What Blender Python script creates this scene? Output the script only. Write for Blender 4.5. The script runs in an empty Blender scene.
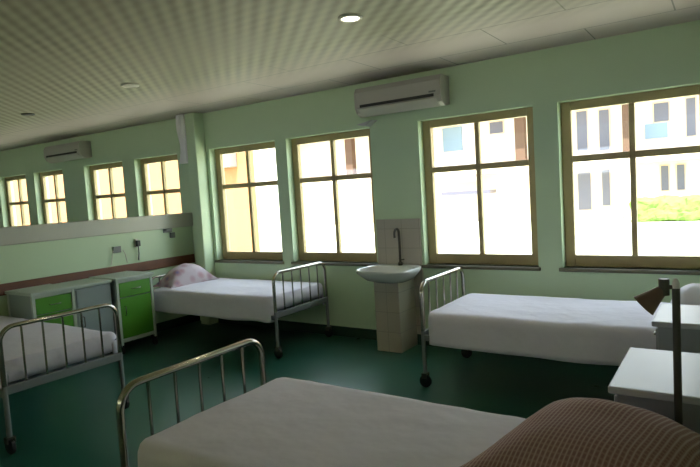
import bpy, bmesh, math, random
from mathutils import Vector, Matrix, noise
random.seed(7)
C = bpy.context.scene.collection
PI = math.pi
D = 5.12            # inner face of the window wall
H = 2.735           # ceiling height

# ------------------------------------------------------------------ materials
def mat(name, col, rough=0.6, metal=0.0, nscale=None, namt=0.12, bump=0.0, spec=0.5, bscale=None):
    m = bpy.data.materials.new(name); m.use_nodes = True
    nt = m.node_tree; b = nt.nodes['Principled BSDF']
    b.inputs['Roughness'].default_value = rough
    b.inputs['Metallic'].default_value = metal
    b.inputs['Specular IOR Level'].default_value = spec
    c = (*col, 1)
    b.inputs['Base Color'].default_value = c
    if nscale:
        tc = nt.nodes.new('ShaderNodeTexCoord')
        nz = nt.nodes.new('ShaderNodeTexNoise'); nz.inputs['Scale'].default_value = nscale
        nz.inputs['Detail'].default_value = 4
        nt.links.new(tc.outputs['Object'], nz.inputs['Vector'])
        mx = nt.nodes.new('ShaderNodeMix'); mx.data_type = 'RGBA'
        mx.inputs['A'].default_value = tuple(v*(1-namt) for v in col)+(1,)
        mx.inputs['B'].default_value = tuple(min(1, v*(1+namt)) for v in col)+(1,)
        nt.links.new(nz.outputs['Fac'], mx.inputs['Factor'])
        nt.links.new(mx.outputs['Result'], b.inputs['Base Color'])
        if bump:
            bp = nt.nodes.new('ShaderNodeBump'); bp.inputs['Strength'].default_value = bump
            bp.inputs['Distance'].default_value = 0.01
            src = nz
            if bscale:
                src = nt.nodes.new('ShaderNodeTexNoise'); src.inputs['Scale'].default_value = bscale
                nt.links.new(tc.outputs['Object'], src.inputs['Vector'])
            nt.links.new(src.outputs['Fac'], bp.inputs['Height'])
            nt.links.new(bp.outputs['Normal'], b.inputs['Normal'])
    return m

M = {}
M['wall'] = mat('mint_wall_paint', (0.54, 0.675, 0.455), 0.45, nscale=1.3, namt=0.08)
M['exterior'] = mat('exterior_plaster', (0.7, 0.66, 0.56), 0.9, nscale=3, namt=0.06)
M['ledge'] = mat('pale_ledge_paint', (0.50, 0.50, 0.43), 0.5, nscale=3, namt=0.1)
M['skirting'] = mat('dark_green_skirting', (0.016, 0.045, 0.03), 0.35, nscale=4)
M['sill'] = mat('dark_sill', (0.13, 0.12, 0.075), 0.5, nscale=9)
M['frame'] = mat('ochre_window_paint', (0.43, 0.33, 0.16), 0.45, nscale=7, namt=0.15)
M['rail'] = mat('brown_wood_rail', (0.15, 0.055, 0.025), 0.45, nscale=8, namt=0.3)
M['tile'] = mat('grey_beige_tile', (0.42, 0.37, 0.30), 0.4, nscale=5, namt=0.12)
M['ceramic'] = mat('white_ceramic', (0.75, 0.75, 0.72), 0.15)
M['chrome'] = mat('worn_chrome', (0.50, 0.47, 0.41), 0.16, 1.0)
M['steel'] = mat('grey_painted_steel', (0.22, 0.235, 0.24), 0.4, 0.2)
M['darkmetal'] = mat('dark_metal', (0.085, 0.078, 0.062), 0.4, 0.4)
M['rubber'] = mat('black_rubber', (0.012, 0.012, 0.012), 0.6)
M['sheet'] = mat('white_sheet', (0.70, 0.66, 0.74), 0.85, nscale=6, namt=0.05, bump=0.7, bscale=9)
M['mattress'] = mat('mattress_cover', (0.3, 0.33, 0.36), 0.6)
M['ac'] = mat('off_white_plastic', (0.45, 0.43, 0.39), 0.4)
M['acdark'] = mat('vent_dark', (0.02, 0.02, 0.02), 0.6)
M['white'] = mat('white_enamel', (0.47, 0.46, 0.49), 0.35)
M['greyenamel'] = mat('grey_enamel', (0.30, 0.30, 0.32), 0.4)
M['lockergrey'] = mat('pale_green_grey_enamel', (0.27, 0.32, 0.30), 0.45)
M['lockerwhite'] = mat('pale_green_enamel', (0.46, 0.52, 0.44), 0.4)
M['lockergreen'] = mat('lime_green_enamel', (0.08, 0.28, 0.02), 0.35, nscale=3, namt=0.1)
M['socket'] = mat('grey_socket', (0.16, 0.17, 0.16), 0.4)
M['black'] = mat('black_plastic', (0.015, 0.015, 0.015), 0.4)
M['shade'] = mat('brown_metal_shade', (0.14, 0.085, 0.06), 0.4, 0.3)
M['netting'] = mat('whitish_cloth', (0.82, 0.80, 0.80), 0.9, nscale=10, namt=0.12)
M['bone'] = mat('bone_plastic', (0.6, 0.58, 0.5), 0.4)
# outdoors
M['lawn'] = mat('dry_pale_lawn', (0.62, 0.60, 0.46), 0.95, nscale=0.5, namt=0.15)
M['facade'] = mat('cream_facade', (0.80, 0.70, 0.60), 0.9, nscale=0.4, namt=0.06)
M['facade2'] = mat('pinkish_fascia', (0.62, 0.50, 0.38), 0.8)
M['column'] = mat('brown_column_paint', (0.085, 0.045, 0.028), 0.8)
M['pane_dark'] = mat('dark_far_glass', (0.10, 0.10, 0.14), 0.3)
M['blue'] = mat('pale_blue_panel', (0.20, 0.29, 0.40), 0.6)
M['peach'] = mat('peach_wall_paint', (0.36, 0.17, 0.07), 0.9, nscale=0.5, namt=0.1)
M['hedge'] = mat('hedge_leaf', (0.12, 0.22, 0.04), 0.8, nscale=5, namt=0.4)

def glass_mat():
    m = bpy.data.materials.new('window_glass'); m.use_nodes = True
    nt = m.node_tree; nt.nodes.clear()
    out = nt.nodes.new('ShaderNodeOutputMaterial'); mix = nt.nodes.new('ShaderNodeMixShader')
    tr = nt.nodes.new('ShaderNodeBsdfTransparent'); gl = nt.nodes.new('ShaderNodeBsdfGlossy')
    tr.inputs['Color'].default_value = (0.95, 0.97, 0.95, 1); gl.inputs['Roughness'].default_value = 0.02
    mix.inputs['Fac'].default_value = 0.05
    nt.links.new(tr.outputs[0], mix.inputs[1]); nt.links.new(gl.outputs[0], mix.inputs[2])
    nt.links.new(mix.outputs[0], out.inputs['Surface'])
    return m
M['glass'] = glass_mat()

def floor_mat():
    m = mat('green_terrazzo_floor', (0.012, 0.055, 0.036), 0.22, spec=0.5)
    nt = m.node_tree; b = nt.nodes['Principled BSDF']
    tc = nt.nodes.new('ShaderNodeTexCoord')
    nz = nt.nodes.new('ShaderNodeTexNoise'); nz.inputs['Scale'].default_value = 1.6; nz.inputs['Detail'].default_value = 6
    nt.links.new(tc.outputs['Object'], nz.inputs['Vector'])
    mx = nt.nodes.new('ShaderNodeMix'); mx.data_type = 'RGBA'
    mx.inputs['A'].default_value = (0.014, 0.070, 0.046, 1); mx.inputs['B'].default_value = (0.026, 0.115, 0.078, 1)
    nt.links.new(nz.outputs['Fac'], mx.inputs['Factor']); nt.links.new(mx.outputs['Result'], b.inputs['Base Color'])
    mr = nt.nodes.new('ShaderNodeMapRange'); mr.inputs['To Min'].default_value = 0.22; mr.inputs['To Max'].default_value = 0.40
    nt.links.new(nz.outputs['Fac'], mr.inputs['Value']); nt.links.new(mr.outputs[0], b.inputs['Roughness'])
    return m
M['floor'] = floor_mat()

def ceiling_mat():
    """small chequer-embossed boards, plain border boards along the window wall, board joints"""
    m = mat('ceiling_boards', (0.5, 0.5, 0.42), 0.6)
    nt = m.node_tree; b = nt.nodes['Principled BSDF']; L = nt.links.new; N = nt.nodes.new
    tc = N('ShaderNodeTexCoord')
    rib = N('ShaderNodeTexWave'); rib.bands_direction = 'X'; rib.wave_profile = 'SIN'
    rib.inputs['Scale'].default_value = 2*PI/0.095/20; rib.inputs['Distortion'].default_value = 0
    mpr = N('ShaderNodeMapping'); mpr.inputs['Rotation'].default_value = (0, 0, math.radians(-45))
    L(tc.outputs['Object'], mpr.inputs['Vector']); L(mpr.outputs[0], rib.inputs['Vector'])
    row = N('ShaderNodeTexWave'); row.bands_direction = 'Y'; row.inputs['Scale'].default_value = 2*PI/0.10/20
    L(tc.outputs['Object'], row.inputs['Vector'])
    rm = N('ShaderNodeMath'); rm.operation = 'MULTIPLY_ADD'; rm.inputs[1].default_value = 0.2
    L(row.outputs['Fac'], rm.inputs[0])
    rs = N('ShaderNodeMath'); rs.operation = 'MULTIPLY'; rs.inputs[1].default_value = 0.8
    L(rib.outputs['Fac'], rs.inputs[0]); L(rs.outputs[0], rm.inputs[2])
    ck = N('ShaderNodeMix'); ck.data_type = 'RGBA'
    ck.inputs['A'].default_value = (0.14, 0.14, 0.09, 1); ck.inputs['B'].default_value = (0.44, 0.415, 0.28, 1)
    L(rm.outputs[0], ck.inputs['Factor'])
    nz = N('ShaderNodeTexNoise'); nz.inputs['Scale'].default_value = 1.1; nz.inputs['Detail'].default_value = 2
    L(tc.outputs['Object'], nz.inputs['Vector'])
    mx = N('ShaderNodeMix'); mx.data_type = 'RGBA'; mx.inputs['B'].default_value = (0.31, 0.29, 0.20, 1)
    mr = N('ShaderNodeMapRange'); mr.inputs['From Min'].default_value = 0.35; mr.inputs['From Max'].default_value = 0.65
    mr.inputs['To Min'].default_value = 0.05; mr.inputs['To Max'].default_value = 0.6
    L(nz.outputs['Fac'], mr.inputs['Value']); L(mr.outputs[0], mx.inputs['Factor']); L(ck.outputs['Result'], mx.inputs['A'])
    # border boards
    sp = N('ShaderNodeSeparateXYZ'); L(tc.outputs['Object'], sp.inputs[0])
    gt = N('ShaderNodeMapRange'); gt.inputs['From Min'].default_value = 3.6; gt.inputs['From Max'].default_value = 4.3
    L(sp.outputs['Y'], gt.inputs['Value'])
    br = N('ShaderNodeTexBrick'); br.inputs['Scale'].default_value = 1
    br.inputs['Brick Width'].default_value = 1.2; br.inputs['Row Height'].default_value = 0.6
    br.inputs['Mortar Size'].default_value = 0.006; br.inputs['Mortar Smooth'].default_value = 0.3
    br.inputs['Color1'].default_value = (0.54, 0.455, 0.43, 1); br.inputs['Color2'].default_value = (0.51, 0.43, 0.405, 1)
    br.inputs['Mortar'].default_value = (0.22, 0.20, 0.18, 1)
    mp2 = N('ShaderNodeMapping'); mp2.inputs['Location'].default_value = (0.3, 0.11, 0)
    L(tc.outputs['Object'], mp2.inputs['Vector']); L(mp2.outputs[0], br.inputs['Vector'])
    mx2 = N('ShaderNodeMix'); mx2.data_type = 'RGBA'
    L(gt.outputs[0], mx2.inputs['Factor']); L(mx.outputs['Result'], mx2.inputs['A']); L(br.outputs['Color'], mx2.inputs['B'])
    L(mx2.outputs['Result'], b.inputs['Base Color'])
    return m
M['ceiling'] = ceiling_mat()

def check_cloth(name, base, line, line2, scale=26.0):
    """woven check: two sets of pale stripes over a darker ground"""
    m = mat(name, base, 0.9)
    nt = m.node_tree; b = nt.nodes['Principled BSDF']; L = nt.links.new; N = nt.nodes.new
    tc = N('ShaderNodeTexCoord')
    prev = None
    for axis, s, amt, cc in (('X', scale, 0.55, line), ('Y', scale*0.8, 0.45, line2), ('X', scale*4.1, 0.25, line2)):
        w = N('ShaderNodeTexWave'); w.wave_type = 'BANDS'; w.bands_direction = axis
        w.inputs['Scale'].default_value = s/ (2*PI) * 2; w.inputs['Distortion'].default_value = 0.8; w.inputs['Detail'].default_value = 1
        w.inputs['Detail Scale'].default_value = 0.6
        L(tc.outputs['Object'], w.inputs['Vector'])
        pw = N('ShaderNodeMath'); pw.operation = 'POWER'; pw.inputs[1].default_value = 3.0
        L(w.outputs['Fac'], pw.inputs[0])
        ml = N('ShaderNodeMath'); ml.operation = 'MULTIPLY'; ml.inputs[1].default_value = amt
        L(pw.outputs[0], ml.inputs[0])
        mx = N('ShaderNodeMix'); mx.data_type = 'RGBA'
        L(ml.outputs[0], mx.inputs['Factor'])
        if prev is None: mx.inputs['A'].default_value = (*base, 1)
        else: L(prev, mx.inputs['A'])
        mx.inputs['B'].default_value = (*cc, 1)
        prev = mx.outputs['Result']
    L(prev, b.inputs['Base Color'])
    return m
M['check'] = check_cloth('mauve_brown_check_cloth', (0.24, 0.125, 0.125), (0.70, 0.57, 0.51), (0.45, 0.30, 0.28), 66.0)

def floral():
    m = mat('lilac_print_cloth', (0.5, 0.42, 0.5), 0.9)
    nt = m.node_tree; b = nt.nodes['Principled BSDF']; L = nt.links.new; N = nt.nodes.new
    tc = N('ShaderNodeTexCoord'); v = N('ShaderNodeTexVoronoi'); v.inputs['Scale'].default_value = 9
    L(tc.outputs['Object'], v.inputs['Vector'])
    cr = N('ShaderNodeValToRGB'); e = cr.color_ramp.elements
    e[0].position = 0.1; e[0].color = (0.16, 0.13, 0.27, 1); e[1].position = 0.6; e[1].color = (0.52, 0.44, 0.48, 1)
    n = cr.color_ramp.elements.new(0.32); n.color = (0.40, 0.24, 0.27, 1)
    L(v.outputs['Distance'], cr.inputs[0]); L(cr.outputs[0], b.inputs['Base Color'])
    return m
M['floral'] = floral()

def emit(name, col, s):
    m = bpy.data.materials.new(name); m.use_nodes = True
    b = m.node_tree.nodes['Principled BSDF']
    b.inputs['Base Color'].default_value = (*col, 1)
    b.inputs['Emission Color'].default_value = (*col, 1); b.inputs['Emission Strength'].default_value = s
    return m
M['lamp_on'] = emit('lit_lamp_diffuser', (1.0, 0.93, 0.72), 1.6)
M['lamp_off'] = mat('unlit_lamp_diffuser', (0.30, 0.29, 0.22), 0.3)
M['lamp_dark'] = mat('dark_lamp_recess', (0.05, 0.05, 0.045), 0.4)

# ------------------------------------------------------------------ mesh helpers
class MB:
    def __init__(s): s.bm = bmesh.new()
    def box(s, a, b, bev=0.0, seg=2):
        a, b = Vector(a), Vector(b)
        r = bmesh.ops.create_cube(s.bm, size=1)
        vs = r['verts']; c = (a+b)/2; d = b-a
        for v in vs: v.co = Vector((v.co.x*d.x, v.co.y*d.y, v.co.z*d.z)) + c
        if bev > 0:
            es = list({e for v in vs for e in v.link_edges})
            bmesh.ops.bevel(s.bm, geom=es, offset=bev, segments=seg, affect='EDGES', profile=0.5)
        return s
    def tube(s, pts, r, n=10, caps=True, r2=None):
        pts = [Vector(p) for p in pts]; k = len(pts)
        rings = []; up = None
        for i, p in enumerate(pts):
            t = (pts[min(i+1, k-1)] - pts[max(i-1, 0)]).normalized()
            if up is None:
                up = Vector((0, 0, 1)) if abs(t.z) < .9 else Vector((1, 0, 0))
            x = up.cross(t).normalized(); y = t.cross(x).normalized(); up = y if abs(t.dot(y)) < .99 else up
            up = t.cross(x).normalized()
            rr = r if r2 is None else r + (r2-r)*i/(k-1)
            rings.append([s.bm.verts.new(p + x*rr*math.cos(2*PI*j/n) + y*rr*math.sin(2*PI*j/n)) for j in range(n)])
        for A, B in zip(rings, rings[1:]):
            for j in range(n): s.bm.faces.new((A[j], A[(j+1) % n], B[(j+1) % n], B[j]))
        if caps:
            s.bm.faces.new(rings[0][::-1]); s.bm.faces.new(rings[-1])
        return s
    def lathe(s, prof, n=24, axis=(0, 0, 1), org=(0, 0, 0)):
        q = Vector((0, 0, 1)).rotation_difference(Vector(axis).normalized()); o = Vector(org)
        rings = []
        for r, z in prof:
            if r < 1e-6: rings.append([s.bm.verts.new(o + q @ Vector((0, 0, z)))])
            else: rings.append([s.bm.verts.new(o + q @ Vector((r*math.cos(2*PI*j/n), r*math.sin(2*PI*j/n), z))) for j in range(n)])
        for A, B in zip(rings, rings[1:]):
            for j in range(n):
                a, b = A[j % len(A)], A[(j+1) % len(A)]; c, d = B[(j+1) % len(B)], B[j % len(B)]
                f = [v for i, v in enumerate((a, b, c, d)) if v not in (a, b, c, d)[:i]]
                if len(f) > 2:
                    try: s.bm.faces.new(f)
                    except ValueError: pass
        return s
    def prism(s, poly, z0, z1, axis='z'):
        f = {'z': lambda u, v, w: (u, v, w), 'x': lambda u, v, w: (w, u, v), 'y': lambda u, v, w: (u, w, v)}[axis]
        A = [s.bm.verts.new(f(u, v, z0)) for u, v in poly]; B = [s.bm.verts.new(f(u, v, z1)) for u, v in poly]
        n = len(poly)
        for j in range(n): s.bm.faces.new((A[j], A[(j+1) % n], B[(j+1) % n], B[j]))
        s.bm.faces.new(A[::-1]); s.bm.faces.new(B)
        return s
    def build(s, name, m, parent=None, smooth=False, loc=None):
        bmesh.ops.recalc_face_normals(s.bm, faces=s.bm.faces)
        me = bpy.data.meshes.new(name); s.bm.to_mesh(me); s.bm.free()
        me.materials.append(m)
        if smooth:
            for p in me.polygons: p.use_smooth = True
            try: me.set_sharp_from_angle(angle=math.radians(45))
            except Exception: pass
        o = bpy.data.objects.new(name, me); C.objects.link(o)
        if parent is not None: o.parent = parent
        if loc is not None: o.location = loc
        return o

def tag(o, label, cat, group=None, kind=None):
    o['label'] = label; o['category'] = cat
    if group: o['group'] = group
    if kind: o['kind'] = kind
    return o
def thing(name, label, cat, loc=(0, 0, 0), rz=0, group=None):
    o = bpy.data.objects.new(name, None); C.objects.link(o)
    o.empty_display_size = 0.1
    o.location = loc; o.rotation_euler = (0, 0, rz)
    return tag(o, label, cat, group)
def struct(o): o['kind'] = 'structure'; return o
def dup(root, loc, label, rz=None, group=None):
    r = root.copy(); C.objects.link(r); r.location = loc; r['label'] = label
    if rz is not None: r.rotation_euler = (0, 0, rz)
    if group: r['group'] = group
    for ch in list(root.children):
        c = ch.copy(); C.objects.link(c); c.parent = r
        for g in list(ch.children):
            d = g.copy(); C.objects.link(d); d.parent = c
    return r

# ------------------------------------------------------------------ room shell
XL, XR, YF = -14.0, 3.2, -2.6
WT = 0.24
floor = struct(MB().box((XL-.3, YF-.3, -0.12), (XR+.3, D+WT, 0)).build('floor', M['floor']))
ceil = struct(MB().box((XL-.3, YF-.3, H), (XR+.3, D+WT, H+0.15)).build('ceiling', M['ceiling']))

ZB, ZT = 0.83, 2.27
OPEN = [(-5.56, -4.44), (-4.27, -3.12), (-2.56, -1.43), (-1.22, -0.10),
        (-7.12, -6.18), (-8.40, -7.41), (-9.92, -9.02), (-11.16, -10.20),
        (0.9, 2.0), (-12.7, -11.7)]
ops = sorted(OPEN)
w = MB()
w.box((XL, D, 0), (XR, D+WT, ZB)); w.box((XL, D, ZT), (XR, D+WT, H))
xs = [XL] + [v for o in ops for v in o] + [XR]
for i in range(0, len(xs), 2): w.box((xs[i], D, ZB), (xs[i+1], D+WT, ZT))
struct(w.build('wall_back', M['wall']))
struct(MB().box((XL-.2, YF, 0), (XL, D+WT, H)).build('wall_left', M['wall']))
struct(MB().box((XR, YF, 0), (XR+.2, D+WT, H)).build('wall_right', M['wall']))

# near wall behind the camera; high openings added and sized for fill light
w = MB(); zb, zt = 1.70, 2.25
fo = [(-12.4, -10.9), (-9.4, -7.9), (-6.4, -4.9), (-3.4, -1.9), (-0.4, 1.1)]
w.box((XL, YF-.2, 0), (XR, YF, zb)); w.box((XL, YF-.2, zt), (XR, YF, H))
xs2 = [XL] + [v for o in fo for v in o] + [XR]
for i in range(0, len(xs2), 2): w.box((xs2[i], YF-.2, zb), (xs2[i+1], YF, zt))
struct(w.build('wall_front', M['wall']))
# unseen verandah roof, added outside the near wall to keep sun off its openings
struct(MB().box((XL-.3, YF-3.2, 2.5), (XR+.3, YF-.2, 2.62)).build('trim_5', M['exterior']))

# half height partitions at the bed heads
PX = -6.00
def partition(x0, x1, y0, y1, name, tname):
    struct(MB().box((x0, y0, 0), (x1, y1, 1.285)).build(name, M['wall']))
    return struct(MB().box((x0-.03, y0-.03, 1.285), (x1+.03, y1, 1.465), 0.008).build(tname, M['ledge']))
partition(PX-.16, PX, 1.1, D, 'wall_partition_left', 'trim_1')
partition(0.14, 0.30, 1.1, D, 'wall_partition_right', 'trim_2')
# wooden bumper rail along the left partition
r = MB(); r.box((PX, 1.15, .795), (PX+.03, 5.1, .91), .006)
struct(r.build('trim_3', M['rail']))
# corner pier between partition and window wall
struct(MB().box((-5.78, 4.95, 0), (-5.61, D, H), .012).build('trim_4', M['wall']))
# skirtings
struct(MB().box((-5.61, D-.018, 0), (-2.98, D, .11)).box((-2.68, D-.018, 0), (.14, D, .11)).build('baseboard_back', M['skirting']))
struct(MB().box((PX, 1.1, 0), (PX+.015, D, .11)).build('baseboard_left', M['skirting']))
# tiled splash-back behind the basin
def tile_mat():
    m = M['tile']; nt = m.node_tree; b = nt.nodes['Principled BSDF']; L = nt.links.new; N = nt.nodes.new
    tc = N('ShaderNodeTexCoord'); br = N('ShaderNodeTexBrick'); br.offset = 0
    br.inputs['Brick Width'].default_value = .2; br.inputs['Row Height'].default_value = .2; br.inputs['Scale'].default_value = 1
    br.inputs['Mortar Size'].default_value = .003
    br.inputs['Color1'].default_value = (.44, .39, .32, 1); br.inputs['Color2'].default_value = (.41, .37, .31, 1); br.inputs['Mortar'].default_value = (.3, .28, .24, 1)
    mp = N('ShaderNodeMapping'); mp.inputs['Rotation'].default_value = (PI/2, 0, 0)
    L(tc.outputs['Object'], mp.inputs[0]); L(mp.outputs[0], br.inputs['Vector']); L(br.outputs['Color'], b.inputs['Base Color'])
tile_mat()
struct(MB().box((-3.10, D-.014, .11), (-2.585, D, 1.30)).build('trim_6', M['tile']))

# windows
def window(n, x0, x1, sill=True):
    y0, y1 = D+.10, D+.155
    t = bpy.data.objects.new(f'window_{n}', None); C.objects.link(t); t['kind'] = 'structure'
    t.location = (x0, y0, ZB); t.empty_display_size = .1
    W = x1-x0; Hh = ZT-ZB; d = y1-y0; fr, fb, ft = .085, .10, .075
    f = MB()
    f.box((0, 0, 0), (fr, d, Hh), .006); f.box((W-fr, 0, 0), (W, d, Hh), .006)
    f.box((fr, 0, 0), (W-fr, d, fb), .006); f.box((fr, 0, Hh-ft), (W-fr, d, Hh), .006)
    f.build('window_frame', M['frame'], t)
    mx = (fr + W - fr)/2; zt = 1.775-ZB
    MB().box((mx-.022, .002, fb), (mx+.022, d-.004, Hh-ft), .004).build('mullion', M['frame'], t)
    MB().box((fr, .006, zt-.028), (mx-.022, d-.008, zt+.028), .004).box((mx+.022, .006, zt-.028), (W-fr, d-.008, zt+.028), .004).build('transom', M['frame'], t)
    for a, b in ((fr, mx-.022), (mx+.022, W-fr)):
        for c, e in ((fb, zt-.028), (zt+.028, Hh-ft)):
            MB().box((a, d/2-.002, c), (b, d/2+.002, e)).build('pane', M['glass'], t)
    MB().box((-.03, -.122, -.032), (W+.02, -.001, 0), .006).build('window_sill', M['sill'], t)
for i, (a, b) in enumerate(OPEN): window(i+1, a, b)

# ------------------------------------------------------------------ beds
BL, BW = 1.95, 0.90           # length (x), width (y); origin: foot end centre on the floor, head towards +x
def arch(y0, y1, z0, z1, r, x=0.0, n=6):
    pts = [(x, y0, z0), (x, y0, z1-r)]
    for i in range(1, n+1):
        a = PI/2*i/n; pts.append((x, y0+r-r*math.cos(a), z1-r+r*math.sin(a)))
    for i in range(0, n+1):
        a = PI/2*i/n; pts.append((x, y1-r+r*math.sin(a), z1-r+r*math.cos(a)))
    pts.append((x, y1, z0))
    return pts
def make_bed(label):
    t = thing('hospital_bed', label, 'bed', group='ward beds with tubular end rails')
    y0, y1 = -BW/2+.02, BW/2-.02
    for name, x, top in (('foot_rail', 0.0, .85), ('head_rail', BL, 1.0)):
        f = MB().tube(arch(y0, y1, .44, top, .10, x), .0165, 12).build(name, M['chrome'], t, True)
        for k in range(5):
            yy = y0 + (y1-y0)*(k+1)/6
            MB().tube([(x, yy, .455), (x, yy, top-.005)], .0075, 8).build('rail_bar', M['chrome'], f, True)
        MB().box((x-.014, y0, .40), (x+.014, y1, .458), .004).build('end_crossbar', M['steel'], t)
    fb = MB()
    for y in (y0, y1): fb.box((.014, y-.015, .385), (BL-.014, y+.015, .43), .003)
    for k in range(9):
        x = .12 + k*(BL-.24)/8; fb.box((x-.03, y0, .415), (x+.03, y1, .432))
    fb.build('bed_base', M['steel'], t)
    for x in (0.0, BL):
        for y in (y0, y1):
            l = MB().tube([(x, y, .11), (x, y, .46)], .017, 12).build('leg', M['steel'], t, True)
            MB().lathe([(0, -.018), (.04, -.018), (.05, -.01), (.05, .01), (.04, .018), (0, .018)], 20, (0, 1, 0), (x, y, .05)).build('caster', M['rubber'], l, True)
            MB().box((x-.022, y-.028, .075), (x+.022, y-.02, .115)).box((x-.022, y+.02, .075), (x+.022, y+.028, .115)).box((x-.022, y-.028, .105), (x+.022, y+.028, .118)).build('caster_fork', M['darkmetal'], l)
    rbox((.05, -BW/2+.035, .435), (BL-.05, BW/2-.035, .585), .05, 10).build('mattress', M['mattress'], t, True)
    return t
def rbox(a, b, r, n=10, nx=None, ny=None, nz=None):
    """rounded box as a subdivided grid"""
    a, b = Vector(a), Vector(b); d = b-a
    m = MB(); bmn = m.bm
    nx, ny, nz = nx or n, ny or n, nz or max(4, n//2)
    cache = {}
    def vert(i, j, k):
        key = (i, j, k)
        if key not in cache:
            cache[key] = bmn.verts.new((a.x+d.x*i/nx, a.y+d.y*j/ny, a.z+d.z*k/nz))
        return cache[key]
    for i in range(nx):
        for j in range(ny):
            for k in (0, nz): bmn.faces.new((vert(i, j, k), vert(i+1, j, k), vert(i+1, j+1, k), vert(i, j+1, k)))
    for i in range(nx):
        for k in range(nz):
            for j in (0, ny): bmn.faces.new((vert(i, j, k), vert(i+1, j, k), vert(i+1, j, k+1), vert(i, j, k+1)))
    for j in range(ny):
        for k in range(nz):
            for i in (0, nx): bmn.faces.new((vert(i, j, k), vert(i, j+1, k), vert(i, j+1, k+1), vert(i, j, k+1)))
    for v in bmn.verts:
        c = Vector((min(max(v.co.x, a.x+r), b.x-r), min(max(v.co.y, a.y+r), b.y-r), min(max(v.co.z, a.z+r), b.z-r)))
        e = v.co-c
        if e.length > 1e-6: v.co = c + e.normalized()*r
    return m

def bed_sheet(label, loc, rz, seed, drop=.36, rumple=.006, zt=.612, x0=.034):
    """sheet draped over the mattress, hanging down both long sides; folds hang in the skirts"""
    x1, y0, y1 = BL-.034, -BW/2-.012, BW/2+.012
    nx, ns, ny = 72, 8, 26
    m = MB(); rows = []
    R = .045
    def prof(v, dropx):
        # v in 0..1 across the full width including skirts -> (y, z, skirt amount)
        sk = zt-dropx; L = 2*sk + (y1-y0); s = v*L
        if s < sk: y, z, q = y0, dropx+s, 1-s/sk
        elif s > L-sk: y, z, q = y1, zt-(s-(L-sk)), (s-(L-sk))/sk
        else: y, z, q = y0+(s-sk), zt, 0
        # round the edge
        for ye, sg in ((y0, 1), (y1, -1)):
            e = (y-ye)*sg
            if e < R and z > zt-R:
                c = Vector((ye+sg*R, zt-R)); w_ = Vector((y, z))-c
                if w_.length > 1e-6:
                    w_ = w_.normalized()*R; y, z = c.x+w_.x, c.y+w_.y
        return y, z, q
    nv = 2*ns+ny
    for i in range(nx+1):
        u = i/nx; x = x0+(x1-x0)*u; row = []
        for j in range(nv+1):
            L = 2*(zt-drop)+(y1-y0); s1 = (zt-drop)/L
            if j < ns: v = s1*j/ns
            elif j > ns+ny: v = 1-s1*(nv-j)/ns
            else: v = s1 + (1-2*s1)*(j-ns)/ny
            y, z, q = prof(v, drop)
            sg = -1 if y < 0 else 1
            n1 = noise.noise(Vector((x*3.1+seed, z*1.5, sg*7.0+seed)))
            n2 = noise.noise(Vector((x*1.6-seed, y*2.4, seed*1.7)))
            n3 = noise.noise(Vector((x*6.0-seed, y*5.5, seed*2.7)))
            y += sg*max(0, q)*(.016 + .018*n1 + .010*math.sin(x*9+seed))
            if q > .9: z += .018*noise.noise(Vector((x*2.2, sg*3, seed)))
            if q == 0: z += rumple*n2 + rumple*.5*n3 + .004*(1-abs(noise.noise(Vector((x*2.3+y*1.6+seed, y*3.2-x*.9, seed)))))**6
            ex = min(u, 1-u)*(x1-x0)
            if ex < .08: y *= 1-(.08-math.sqrt(max(0, .0064-(.08-ex)**2)))/(BW/2)
            if ex < R and z > zt-R: z -= (R-math.sqrt(max(0, R*R-(R-ex)**2)))*.9
            row.append(m.bm.verts.new((x, y, z)))
        rows.append(row)
    for A, B in zip(rows, rows[1:]):
        for j in range(nv): m.bm.faces.new((A[j], A[j+1], B[j+1], B[j]))
    # foot and head ends tucked behind the end crossbars
    for row, sx in ((rows[0], -1), (rows[-1], 1)):
        edge = row[ns-3:ns+ny+4]
        low = [m.bm.verts.new((v.co.x+sx*.006, v.co.y, (v.co.z+.47)/2 if v.co.z > .5 else v.co.z)) for v in edge]
        low2 = [m.bm.verts.new((v.co.x-sx*.004, v.co.y, min(.47, v.co.z))) for v in edge]
        for P, Q in ((edge, low), (low, low2)):
            for j in range(len(edge)-1):
                try: m.bm.faces.new((P[j], P[j+1], Q[j+1], Q[j]))
                except ValueError: pass
    o = m.build('bed_sheet', M['sheet'], None, True)
    sd = o.modifiers.new('thickness', 'SOLIDIFY'); sd.thickness = .004; sd.offset = 1
    o.location = loc; o.rotation_euler = (0, 0, rz)
    return tag(o, label, 'sheet', 'white sheets on the ward beds')

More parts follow.
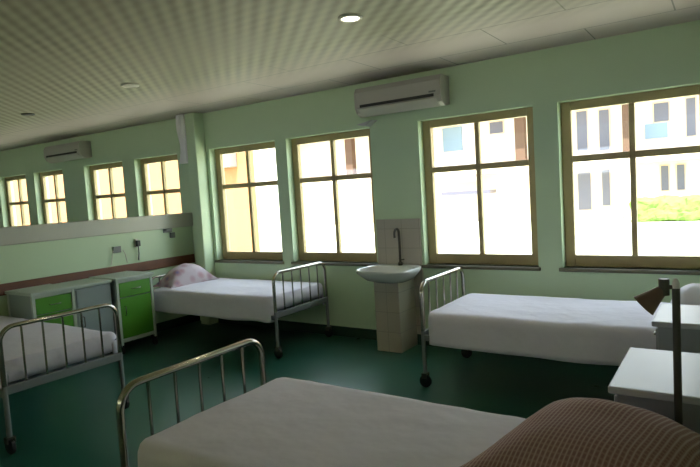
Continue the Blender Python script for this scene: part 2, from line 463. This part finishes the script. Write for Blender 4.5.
def pillow(label, loc, rot, L, W, T, m, seed, puff=1.0, group='pillows on the ward beds'):
    mb = MB(); n = 26; top = []; bot = []
    for i in range(n+1):
        a, b = [], []
        for j in range(n+1):
            u, v = 2*i/n-1, 2*j/n-1
            k = max(0, (1-abs(u)**2.2)*(1-abs(v)**2.2))**.78
            px = L/2*u*(1-.09*(1-abs(u))*0 - .07*(1-v*v)*abs(u)**2*-1*0) * (1-.07*(1-v*v)*u*u + .05*u*u*v*v)
            py = W/2*v*(1-.07*(1-u*u)*v*v + .05*u*u*v*v)
            nz = noise.noise(Vector((u*1.7+seed, v*1.7, seed)))*.018*k + noise.noise(Vector((u*4+seed, v*4, seed)))*.006*k
            a.append((px, py, T*.62*k+nz+.012)); b.append((px, py, -T*.38*k*.25+.004))
        top.append(a); bot.append(b)
    tv = [[mb.bm.verts.new(p) for p in r] for r in top]; bv = [[mb.bm.verts.new(p) for p in r] for r in bot]
    for i in range(n):
        for j in range(n):
            mb.bm.faces.new((tv[i][j], tv[i+1][j], tv[i+1][j+1], tv[i][j+1]))
            mb.bm.faces.new((bv[i][j], bv[i][j+1], bv[i+1][j+1], bv[i+1][j]))
    for i in range(n):
        for (P, Q) in (((tv[i][0], tv[i+1][0]), (bv[i+1][0], bv[i][0])), ((tv[i+1][n], tv[i][n]), (bv[i][n], bv[i+1][n])),
                       ((tv[0][i+1], tv[0][i]), (bv[0][i], bv[0][i+1])), ((tv[n][i], tv[n][i+1]), (bv[n][i+1], bv[n][i]))):
            mb.bm.faces.new((*P, *Q))
    o = mb.build('pillow', m, None, True)
    o.location = loc; o.rotation_euler = rot
    return tag(o, label, 'pillow', group)

# right-hand beds: foot at x=-2.05, heads towards +x; left-hand beds turned round
B3 = (-2.05, 4.435, 0); B4 = (-2.11, 1.775, 0); B1 = (-4.0, 2.165, 0); B2 = (-3.75, 4.59, 0)
b4 = make_bed('nearest metal bed, in front, with the checked pillow lying on it')
b4.location = B4
dup(b4, B3, 'metal bed with foot rail beside the wash basin, under the two right windows')
r2 = dup(b4, B2, 'metal bed in the far corner under the two middle windows, lilac print pillow on it', PI)
r1 = dup(b4, B1, 'metal bed cut off by the left edge, foot rail dark against its white sheet', PI)
for q in (r1, r2):            # the beds at the partition have head rails no higher than the pillow
    for h in [c for c in q.children if c.name.startswith('head_rail')]:
        h.scale = (1, 1, .74)
b4.scale = (1.07, 1, 1)       # the nearest bed is a little longer, with a thicker mattress
for c in b4.children:
    if c.name.startswith('mattress'): c.location.z = .038
bed_sheet('white sheet on the nearest bed, under the brown checked pillow', B4, 0, 1.3, zt=.65, x0=.095)
bed_sheet('white sheet on the bed right of the wash basin, under the windows', B3, 0, 4.1)
bed_sheet('white sheet on the far corner bed with the lilac pillow', B2, PI, 8.7)
bed_sheet('rumpled white sheet seen behind the foot bars of the bed at the left edge', B1, PI, 12.9, .44, .012)
pillow('large mauve-brown checked pillow on the nearest bed', (-.36, 1.92, .654), (.0, .0, -.20), .68, .72, .285, M['check'], 2.0)
pillow('lilac and pink printed pillow on the far corner bed', (-5.56, 4.59, .616), (0, 0, -.05), .36, .68, .36, M['floral'], 5.0)
pillow('plain white pillow at the right edge, beyond the lamp, on the bed under the windows', (-.20, 4.44, .616), (0, 0, .0), .36, .60, .34, M['sheet'], 9.0)

# ------------------------------------------------------------------ bedside lockers
def locker_white(name, label, x0, y0, sx, sy, h, face=-1):
    """white-topped locker against the right partition; its front looks to -x"""
    t = thing('bedside_locker', label, 'locker', (x0, y0, 0), 0, 'white bedside lockers at the right')
    for x in (.03, sx-.03):
        for y in (.03, sy-.03):
            MB().box((x-.015, y-.015, 0), (x+.015, y+.015, .12)).build('leg', M['steel'], t)
    MB().box((.012, .012, .12), (sx, sy-.012, h-.03), .006).build('body', M['greyenamel'], t)
    MB().box((-.015, -.012, h-.03), (sx+.01, sy+.012, h), .006).build('top', M['white'], t)
    d = MB().box((0, .03, h-.19), (.014, sy-.03, h-.05), .004).build('drawer', M['greyenamel'], t)
    MB().tube([(-.0, sy/2-.05, h-.12), (-.022, sy/2-.05, h-.12), (-.022, sy/2+.05, h-.12), (0, sy/2+.05, h-.12)], .005, 8).build('drawer_handle', M['chrome'], d, True)
    d = MB().box((0, .03, .14), (.014, sy-.03, h-.21), .004).build('door', M['greyenamel'], t)
    MB().tube([(0, sy-.08, h-.3), (-.022, sy-.08, h-.3), (-.022, sy-.08, h-.4), (0, sy-.08, h-.4)], .005, 8).build('door_handle', M['chrome'], d, True)
    return t
locker_white('l', 'white-topped bedside locker nearest the camera, between the checked pillow and the next bed', -.395, 2.39, .50, .58, .77)
locker_white('l', 'white-topped bedside locker behind the lamp pole, in front of the bed under the windows', -.345, 3.44, .46, .48, .80)

def locker_green(label, x0, y0, sx, sy, h, two):
    """pale framed locker with lime green front towards +x; x0 is the front"""
    t = thing('bedside_locker', label, 'locker', (x0, y0, 0), 0, 'green fronted bedside lockers at the left partition')
    f = MB()
    for y in (0, sy-.03):
        f.box((-.03, y, .1), (0, y+.03, h-.03), .003); f.box((-sx, y, .1), (-sx+.03, y+.03, h-.03), .003)
    f.box((-.03, .03, .13), (0, sy-.03, .165), .003); f.box((-.03, .03, h-.06), (0, sy-.03, h-.03), .003)
    for y in (0, sy-.03): f.box((-sx+.03, y, .13), (-.03, y+.03, .16), .003)
    f.build('frame', M['lockerwhite'], t)
    MB().box((-sx+.03, .006, .135), (-.03, sy-.006, h-.031)).build('body', M['lockergrey'], t)
    MB().box((-sx-.005, -.015, h-.03), (.02, sy+.015, h), .006).build('top', M['lockerwhite'], t)
    d = MB().box((-.028, .035, h-.22), (-.004, sy-.035, h-.065), .004).build('drawer', M['lockergreen'], t)
    MB().tube([(-.004, sy/2-.05, h-.14), (.02, sy/2-.05, h-.14), (.02, sy/2+.05, h-.14), (-.004, sy/2+.05, h-.14)], .005, 8).build('drawer_handle', M['chrome'], d, True)
    d = MB().box((-.028, .035, .17), (-.004, sy-.035, h-.23), .004).build('door', M['lockergreen'], t)
    MB().tube([(-.004, .08, h-.32), (.02, .08, h-.32), (.02, .08, h-.42), (-.004, .08, h-.42)], .005, 8).build('door_handle', M['chrome'], d, True)
    for x in (-.02, -sx+.02):
        for y in (.02, sy-.02):
            MB().lathe([(0, -.012), (.035, -.012), (.04, 0), (.035, .012), (0, .012)], 16, (0, 1, 0), (x, y, .04)).box((x-.012, y-.016, .03), (x+.012, y-.013, .1)).box((x-.012, y+.013, .03), (x+.012, y+.016, .1)).build('caster', M['rubber'], t)
    return t
locker_green('lime green fronted locker with pale frame beside the far corner bed', -5.46, 3.57, .48, .46, .84, True)
locker_green('lime green fronted locker behind the bed at the left edge', -5.46, 2.685, .48, .42, .84, True)

# plain grey cupboard between the two green lockers
t = thing('cupboard', 'plain grey cupboard between the two green fronted lockers', 'cupboard', (-5.50, 3.135, 0))
MB().box((-.44, 0, .06), (-.012, .40, .80), .004).build('body', M['lockergrey'], t)
MB().box((-.44, .03, 0), (-.05, .37, .06)).build('plinth', M['darkmetal'], t)
MB().box((-.45, -.01, .80), (.01, .41, .83), .005).build('top', M['lockerwhite'], t)
d = MB().box((-.012, .01, .08), (0, .39, .785), .004).build('door', M['lockergrey'], t)
MB().tube([(0, .06, .5), (.022, .06, .5), (.022, .06, .4), (0, .06, .4)], .005, 8).build('door_handle', M['darkmetal'], d, True)

# ------------------------------------------------------------------ wash basin
t = thing('wash_basin', 'white wash basin on tiled pedestal between the windows', 'sink', (-2.82, D, 0))
MB().box((-.14, -.36, 0), (.14, 0-.016, .70), .006).build('pedestal', M['tile'], t)
def basin():
    m = MB(); n = 40
    def ring(sx, y0, y1, z, p=3.2):
        out = []
        for j in range(n):
            a = 2*PI*j/n; c, s_ = math.cos(a), math.sin(a)
            out.append(m.bm.verts.new((sx*math.copysign(abs(c)**(2/p), c), (y0+y1)/2+(y1-y0)/2*math.copysign(abs(s_)**(2/p), s_), z)))
        return out
    rs = [ring(.15, -.36, -.06, .69), ring(.22, -.46, -.03, .72), ring(.29, -.55, -.02, .795), ring(.298, -.56, -.016, .82), ring(.292, -.555, -.02, .832),
          ring(.275, -.53, -.12, .828), ring(.255, -.51, -.135, .80), ring(.18, -.44, -.19, .735), ring(.06, -.34, -.28, .715)]
    for A, B in zip(rs, rs[1:]):
        for j in range(n): m.bm.faces.new((A[j], A[(j+1) % n], B[(j+1) % n], B[j]))
    m.bm.faces.new(rs[0][::-1]); m.bm.faces.new(rs[-1])
    return m
basin().build('bowl', M['ceramic'], t, True)
pts = [(.02, -.075, .82), (.02, -.075, 1.16)]
for i in range(1, 9):
    a = PI*i/8; pts.append((.02-.0*i, -.075-.045+.045*math.cos(a), 1.16+.045*math.sin(a)))
pts.append((.02, -.165, 1.12))
tp = MB().tube(pts, .013, 10).build('tap', M['darkmetal'], t, True)
MB().lathe([(0, 0), (.024, 0), (.024, .03), (.012, .04), (.012, .07), (0, .07)], 16, (0, 0, 1), (.02, -.075, .828)).tube([(.02, -.075, .885), (.075, -.095, .895)], .007, 8).build('tap_valve', M['darkmetal'], tp, True)

# ------------------------------------------------------------------ air conditioners
def air_con(label, x0, x1, z0, z1, sx_l):
    t = thing('air_conditioner', label, 'air conditioner', (x0, D, z0), 0, 'split air conditioners above the windows')
    Wd, Ht, dp = x1-x0, z1-z0, .20
    prof = [(0, 0.02), (-.10, 0.0), (-dp+.03, .035), (-dp, .09), (-dp, Ht-.05), (-dp+.03, Ht), (0, Ht)]
    MB().prism(prof, .012, Wd-.012, 'x').build('casing', M['ac'], t)
    MB().prism([(y-(.004 if y < 0 else 0), z) for y, z in prof], 0, .011, 'x').build('end_cap', M['ac'], t)
    MB().prism([(y-(.004 if y < 0 else 0), z) for y, z in prof], Wd-.011, Wd, 'x').build('end_cap', M['ac'], t)
    MB().box((.06, -dp-.004, .085), (Wd-.07, -dp+.02, .113)).build('vent_slot', M['acdark'], t)
    lv = MB().prism([(-dp-.002, .080), (-dp-.014, .070), (-.12, -.004), (-.11, .004)], .05, Wd-.05, 'x').build('louver', M['ac'], t)
    MB().box((Wd-.12, -dp-.003, .125), (Wd-.05, -dp+.01, .14)).build('display', M['socket'], t)
    return t
air_con('large off-white air conditioner above the wash basin, close under the ceiling', -3.16, -2.21, 2.365, 2.65, 0)
air_con('air conditioner at far left, beyond the partition ledge', -9.15, -8.15, 2.37, 2.63, 0)
o = MB().prism([(-3.22, 2.30), (-3.02, 2.33), (-3.12, 2.275)], D-.10, D, 'y').build('drain_bracket', M['white'])
tag(o, 'small white bracket under left end of the large air conditioner', 'bracket')

# ------------------------------------------------------------------ ceiling lights
def ceiling_light(label, x, y, m, r=.065):
    t = thing('ceiling_light', label, 'ceiling light', (x, y, H), 0, 'round ceiling lights')
    MB().lathe([(r, 0), (r+.018, 0), (r+.018, -.008), (r+.006, -.016), (r-.004, -.012), (r-.004, -.002)], 32).build('trim_ring', M['lamp_dark'] if m is M['lamp_dark'] else M['bone'], t, True)
    MB().lathe([(0, -.001), (r-.004, -.001), (r-.004, -.010), (r*.6, -.014), (0, -.015)], 32).build('diffuser', m, t, True)
    return t
ceiling_light('lit round ceiling light at the top of the photo, above the large air conditioner', -2.03, 3.17, M['lamp_on'], .062)
ceiling_light('unlit round ceiling light with pale ring, middle one of the three', -4.67, 3.385, M['lamp_off'])
ceiling_light('dark round ceiling light near the far left air conditioner, farthest of the three', -6.737, 3.483, M['lamp_dark'], .055)
lp = bpy.data.lights.new('ceiling_lamp', 'SPOT'); lp.energy = 3; lp.spot_size = 2.4; lp.color = (1, .9, .7); lp.shadow_soft_size = .05
lo = bpy.data.objects.new('ceiling_lamp', lp); lo.location = (-2.03, 3.17, H-.03); C.objects.link(lo)

# ------------------------------------------------------------------ whitish bundle in the corner
m = MB(); n = 28; rings = []
for i in range(15):
    z = H-.003-.62*i/14; s = i/14
    rx = .095+.02*math.sin(s*7)+.012*s; ry = .055+.012*math.sin(s*5+1)
    rings.append([m.bm.verts.new((rx*math.cos(2*PI*j/n)*(1+.16*math.sin(j*2.2+s*1.2)), ry*math.sin(2*PI*j/n)*(1+.16*math.sin(j*2.2+s*1.2)), z-H)) for j in range(n)])
for A, B in zip(rings, rings[1:]):
    for j in range(n): m.bm.faces.new((A[j], A[(j+1) % n], B[(j+1) % n], B[j]))
m.bm.faces.new(rings[0][::-1]); m.bm.faces.new(rings[-1])
o = m.build('hanging_bundle', M['netting'], None, True); o.location = (-5.86, 5.0, H)
tag(o, 'narrow whitish bundle hanging from the ceiling at the corner, left of the windows', 'bundle')

# ------------------------------------------------------------------ fittings on the partition
def wall_fit(label, y, z, sy, sz, m, name='wall_socket', cords=()):
    t = thing(name, label, 'socket', (PX, y, z))
    MB().box((0, -sy/2, -sz/2), (.018, sy/2, sz/2), .004).build('plate', m, t)
    for yo in cords:
        MB().tube([(.02, yo, -.01), (.026, yo*1.3, -.06), (.02, yo*1.6, -sz/2-.12), (.012, yo*1.7, .93-z)], .005, 6).build('cord', M['bone'], t, True)
    return t
wall_fit('grey socket above the green fronted locker with two pale cords hanging down', 3.97, 1.10, .10, .075, M['socket'], cords=(-.06, .07))
t = wall_fit('small pale socket plate with a black plug pushed in, above the brown rail', 4.24, 1.15, .04, .10, M['bone'], cords=(.01,))
MB().box((.019, -.022, -.04), (.06, .022, .03), .006).tube([(.04, 0, -.03), (.04, 0, -.13), (.02, 0, -.21)], .006, 6).build('plug', M['black'], t)
t = thing('wall_bracket', 'small dark bracket on the partition under its ledge, near the corner', 'bracket', (PX, 4.72, 1.26))
MB().box((0, -.075, -.025), (.012, .06, .03), .003).box((.012, -.07, .0), (.07, .02, .022), .003).build('arm', M['socket'], t)
MB().box((.0, .025, -.10), (.05, .075, -.03), .005).build('clip', M['socket'], t)
t = thing('rail_knob', 'small round pale knob at the left end of the brown rail', 'knob', (PX+.03, 2.60, .883))
MB().lathe([(0, 0), (.028, 0), (.028, .012), (.02, .022), (0, .024)], 20, (1, 0, 0)).build('cap', M['bone'], t, True)
MB().lathe([(0, .02), (.008, .02), (.006, .034), (0, .034)], 12, (1, 0, 0)).build('button', M['white'], t, True)

# ------------------------------------------------------------------ examination lamp
t = thing('examination_lamp', 'slim dark pole lamp with cone shade beside the near locker', 'lamp', (-.163, 2.325, 0))
MB().lathe([(0, 0), (.09, 0), (.09, .012), (.03, .03), (.022, .05), (0, .05)], 28).build('base', M['darkmetal'], t, True)
MB().tube([(0, 0, .03), (0, 0, 1.185)], .0135, 12).build('pole', M['darkmetal'], t, True)
MB().lathe([(0, 0), (.013, 0), (.012, .02), (.006, .035), (0, .037)], 14, (0, 0, 1), (0, 0, 1.185)).build('finial', M['bone'], t, True)
kn = Vector((-.038, 0, 1.188))
MB().tube([(0, 0, 1.188), kn], .008, 8).lathe([(0, -.03), (.018, -.03), (.018, .03), (0, .03)], 14, (0, 0, 1), kn).build('joint', M['darkmetal'], t, True)
ax = Vector((-.62, -.10, -.60)).normalized()
sh = MB().lathe([(0, -.012), (.018, -.012), (.022, 0), (.028, .025), (.044, .074), (.046, .078), (.042, .074), (.024, .033), (0, .03)], 28, ax, kn+Vector((-.012, 0, -.018))).build('lamp_shade', M['shade'], t, True)
MB().lathe([(0, .031), (.014, .035), (.024, .062), (.022, .072), (0, .08)], 16, ax, kn+Vector((-.012, 0, -.018))).build('bulb', M['bone'], sh, True)

# ------------------------------------------------------------------ outside
struct(MB().box((-60, D+WT, -.35), (45, 70, -.05)).build('ground', M['lawn']))
struct(MB().box((-60, -40, -.35), (45, YF-.5, -.15)).build('ground', M['lawn']))
b = thing('courtyard_building', 'cream two-storey building across the bright courtyard, brown upper columns', 'building', (0, 25, -.05))
MB().box((-34, 0, 0), (16, 8, 4.9)).build('wall', M['facade'], b)
MB().box((-34, -1.3, 2.12), (16, 0, 2.5)).build('floor_slab', M['facade2'], b)
MB().prism([(-2.1, 4.62), (-2.1, 4.92), (4, 6.6), (9.0, 4.92), (9.0, 4.8), (0, 4.62)], -34.5, 16.5, 'x').build('roof', M['facade2'], b)
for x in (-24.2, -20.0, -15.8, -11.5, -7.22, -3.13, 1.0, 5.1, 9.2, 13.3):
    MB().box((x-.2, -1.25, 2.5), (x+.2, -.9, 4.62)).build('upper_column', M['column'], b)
    MB().box((x-.2, -1.25, 0), (x+.2, -.9, 2.12)).build('lower_column', M['facade'], b)
def far_win(x0, x1, z0, z1, m='pane_dark'):
    f = MB().box((x0-.05, -.05, z0-.05), (x1+.05, 0, z1+.05)).build('window', M['facade2'], b)
    MB().box((x0, -.07, z0), (x1, -.05, z1)).build('pane', M[m], f)
for x0, x1, z0, z1 in ((-5.2, -4.8, 2.8, 4.4), (-4.34, -3.97, 2.75, 4.35), (-2.37, -1.87, 3.65, 4.35), (-1.3, -1.0, 3.0, 4.4), (-5.22, -4.72, .35, 1.9), (-4.29, -4.0, .5, 1.95),
                       (-2.17, -1.92, 1.0, 1.95), (-1.64, -1.39, 1.0, 1.95), (-8.9, -8.3, 3.9, 4.4), (-15, -14.2, 3.3, 4.2), (-13, -12.6, 1.2, 1.7), (.5, 1.2, 3.2, 4.3), (.5, 1.1, .9, 1.9)):
    far_win(x0, x1, z0, z1)
MB().box((-2.69, -.09, 3.03), (-1.92, 0, 3.6)).build('blue_panel', M['blue'], b)
MB().box((-11.19, -.09, 3.3), (-10.24, 0, 4.4)).build('blue_panel', M['blue'], b)
MB().box((-10.9, -1.2, 1.25), (-8.6, -.4, 1.42)).build('awning', M['pane_dark'], b)

p = thing('side_building', 'peach-walled building seen through the left windows', 'building', (-11.45, 12, -.05))
MB().box((-22, 0, 0), (-.02, 1.6, 4.6)).build('wall', M['peach'], p)
MB().box((-.02, .25, 0), (.02, 1.62, 4.6)).build('end_wall', M['facade'], p)
MB().box((-22.4, -.5, 4.6), (.3, 1.9, 4.8)).build('roof', M['facade2'], p)
u = thing('outdoor_unit', 'grey outdoor unit with round fan on the peach wall', 'air conditioner', (-12.3, 11.99, 2.55))
MB().box((-.42, -.32, 0), (.42, 0, .62), .02).build('casing', M['steel'], u)
MB().lathe([(0, 0), (.23, 0), (.25, .01), (.23, .02), (0, .015)], 24, (0, -1, 0), (-.08, -.32, .31)).build('fan_grille', M['pane_dark'], u, True)

# clipped hedge in front of the far building
m = MB()
r_ = rbox((-2.9, -.5, 0), (6.5, .5, .82), .16, 10, 110, 14, 12)
for v in r_.bm.verts:
    d = noise.noise_vector(v.co*3.0)*.10 + noise.noise_vector(v.co*9.0)*.05
    v.co += d
    v.co.z = max(v.co.z, 0)
m.bm.free()
o = r_.build('hedge', M['hedge']); o.location = (0, 22.6, -.05)
tag(o, 'low clipped green hedge across the courtyard, through the right window', 'hedge')

# ------------------------------------------------------------------ light
W = bpy.data.worlds.new('sky'); bpy.context.scene.world = W; W.use_nodes = True
bg = W.node_tree.nodes['Background']; bg.inputs['Color'].default_value = (0.74, 0.86, 1.0, 1); bg.inputs['Strength'].default_value = 1.7
sl = bpy.data.lights.new('sun', 'SUN'); sl.energy = 6.3; sl.angle = .009; sl.color = (1, .95, .86)
so = bpy.data.objects.new('sun', sl); C.objects.link(so)
el, az = math.radians(60), math.radians(-70)     # from behind the ward, a little to the right
dirv = Vector((math.cos(el)*math.cos(az), math.cos(el)*math.sin(az), math.sin(el)))
so.rotation_euler = dirv.to_track_quat('Z', 'Y').to_euler(); so.location = (0, 0, 12)

# ------------------------------------------------------------------ camera
f, ya, pi_, ro = 565.42, 0.592887, -.0718116, -.0608024
fw = Vector((-math.sin(ya)*math.cos(pi_), math.cos(ya)*math.cos(pi_), math.sin(pi_)))
r0 = Vector((math.cos(ya), math.sin(ya), 0)); u0 = r0.cross(fw)
rv = r0*math.cos(ro)+u0*math.sin(ro); uv = rv.cross(fw)
cd = bpy.data.cameras.new('camera'); cam = bpy.data.objects.new('camera', cd); C.objects.link(cam)
cd.sensor_width = 36; cd.lens = f/700*36; cd.clip_start = .02; cd.clip_end = 300
cam.matrix_world = Matrix(((rv.x, uv.x, -fw.x, 0), (rv.y, uv.y, -fw.y, 0), (rv.z, uv.z, -fw.z, 1.6), (0, 0, 0, 1)))
sc = bpy.context.scene; sc.camera = cam
sc.view_settings.view_transform = 'Standard'; sc.view_settings.look = 'None'
sc.view_settings.gamma = 1; sc.view_settings.use_curve_mapping = False
sc.view_settings.exposure = 2.0
cy = sc.cycles
cy.use_denoising = True; cy.max_bounces = 10; cy.diffuse_bounces = 6; cy.transparent_max_bounces = 16; cy.sample_clamp_indirect = 12
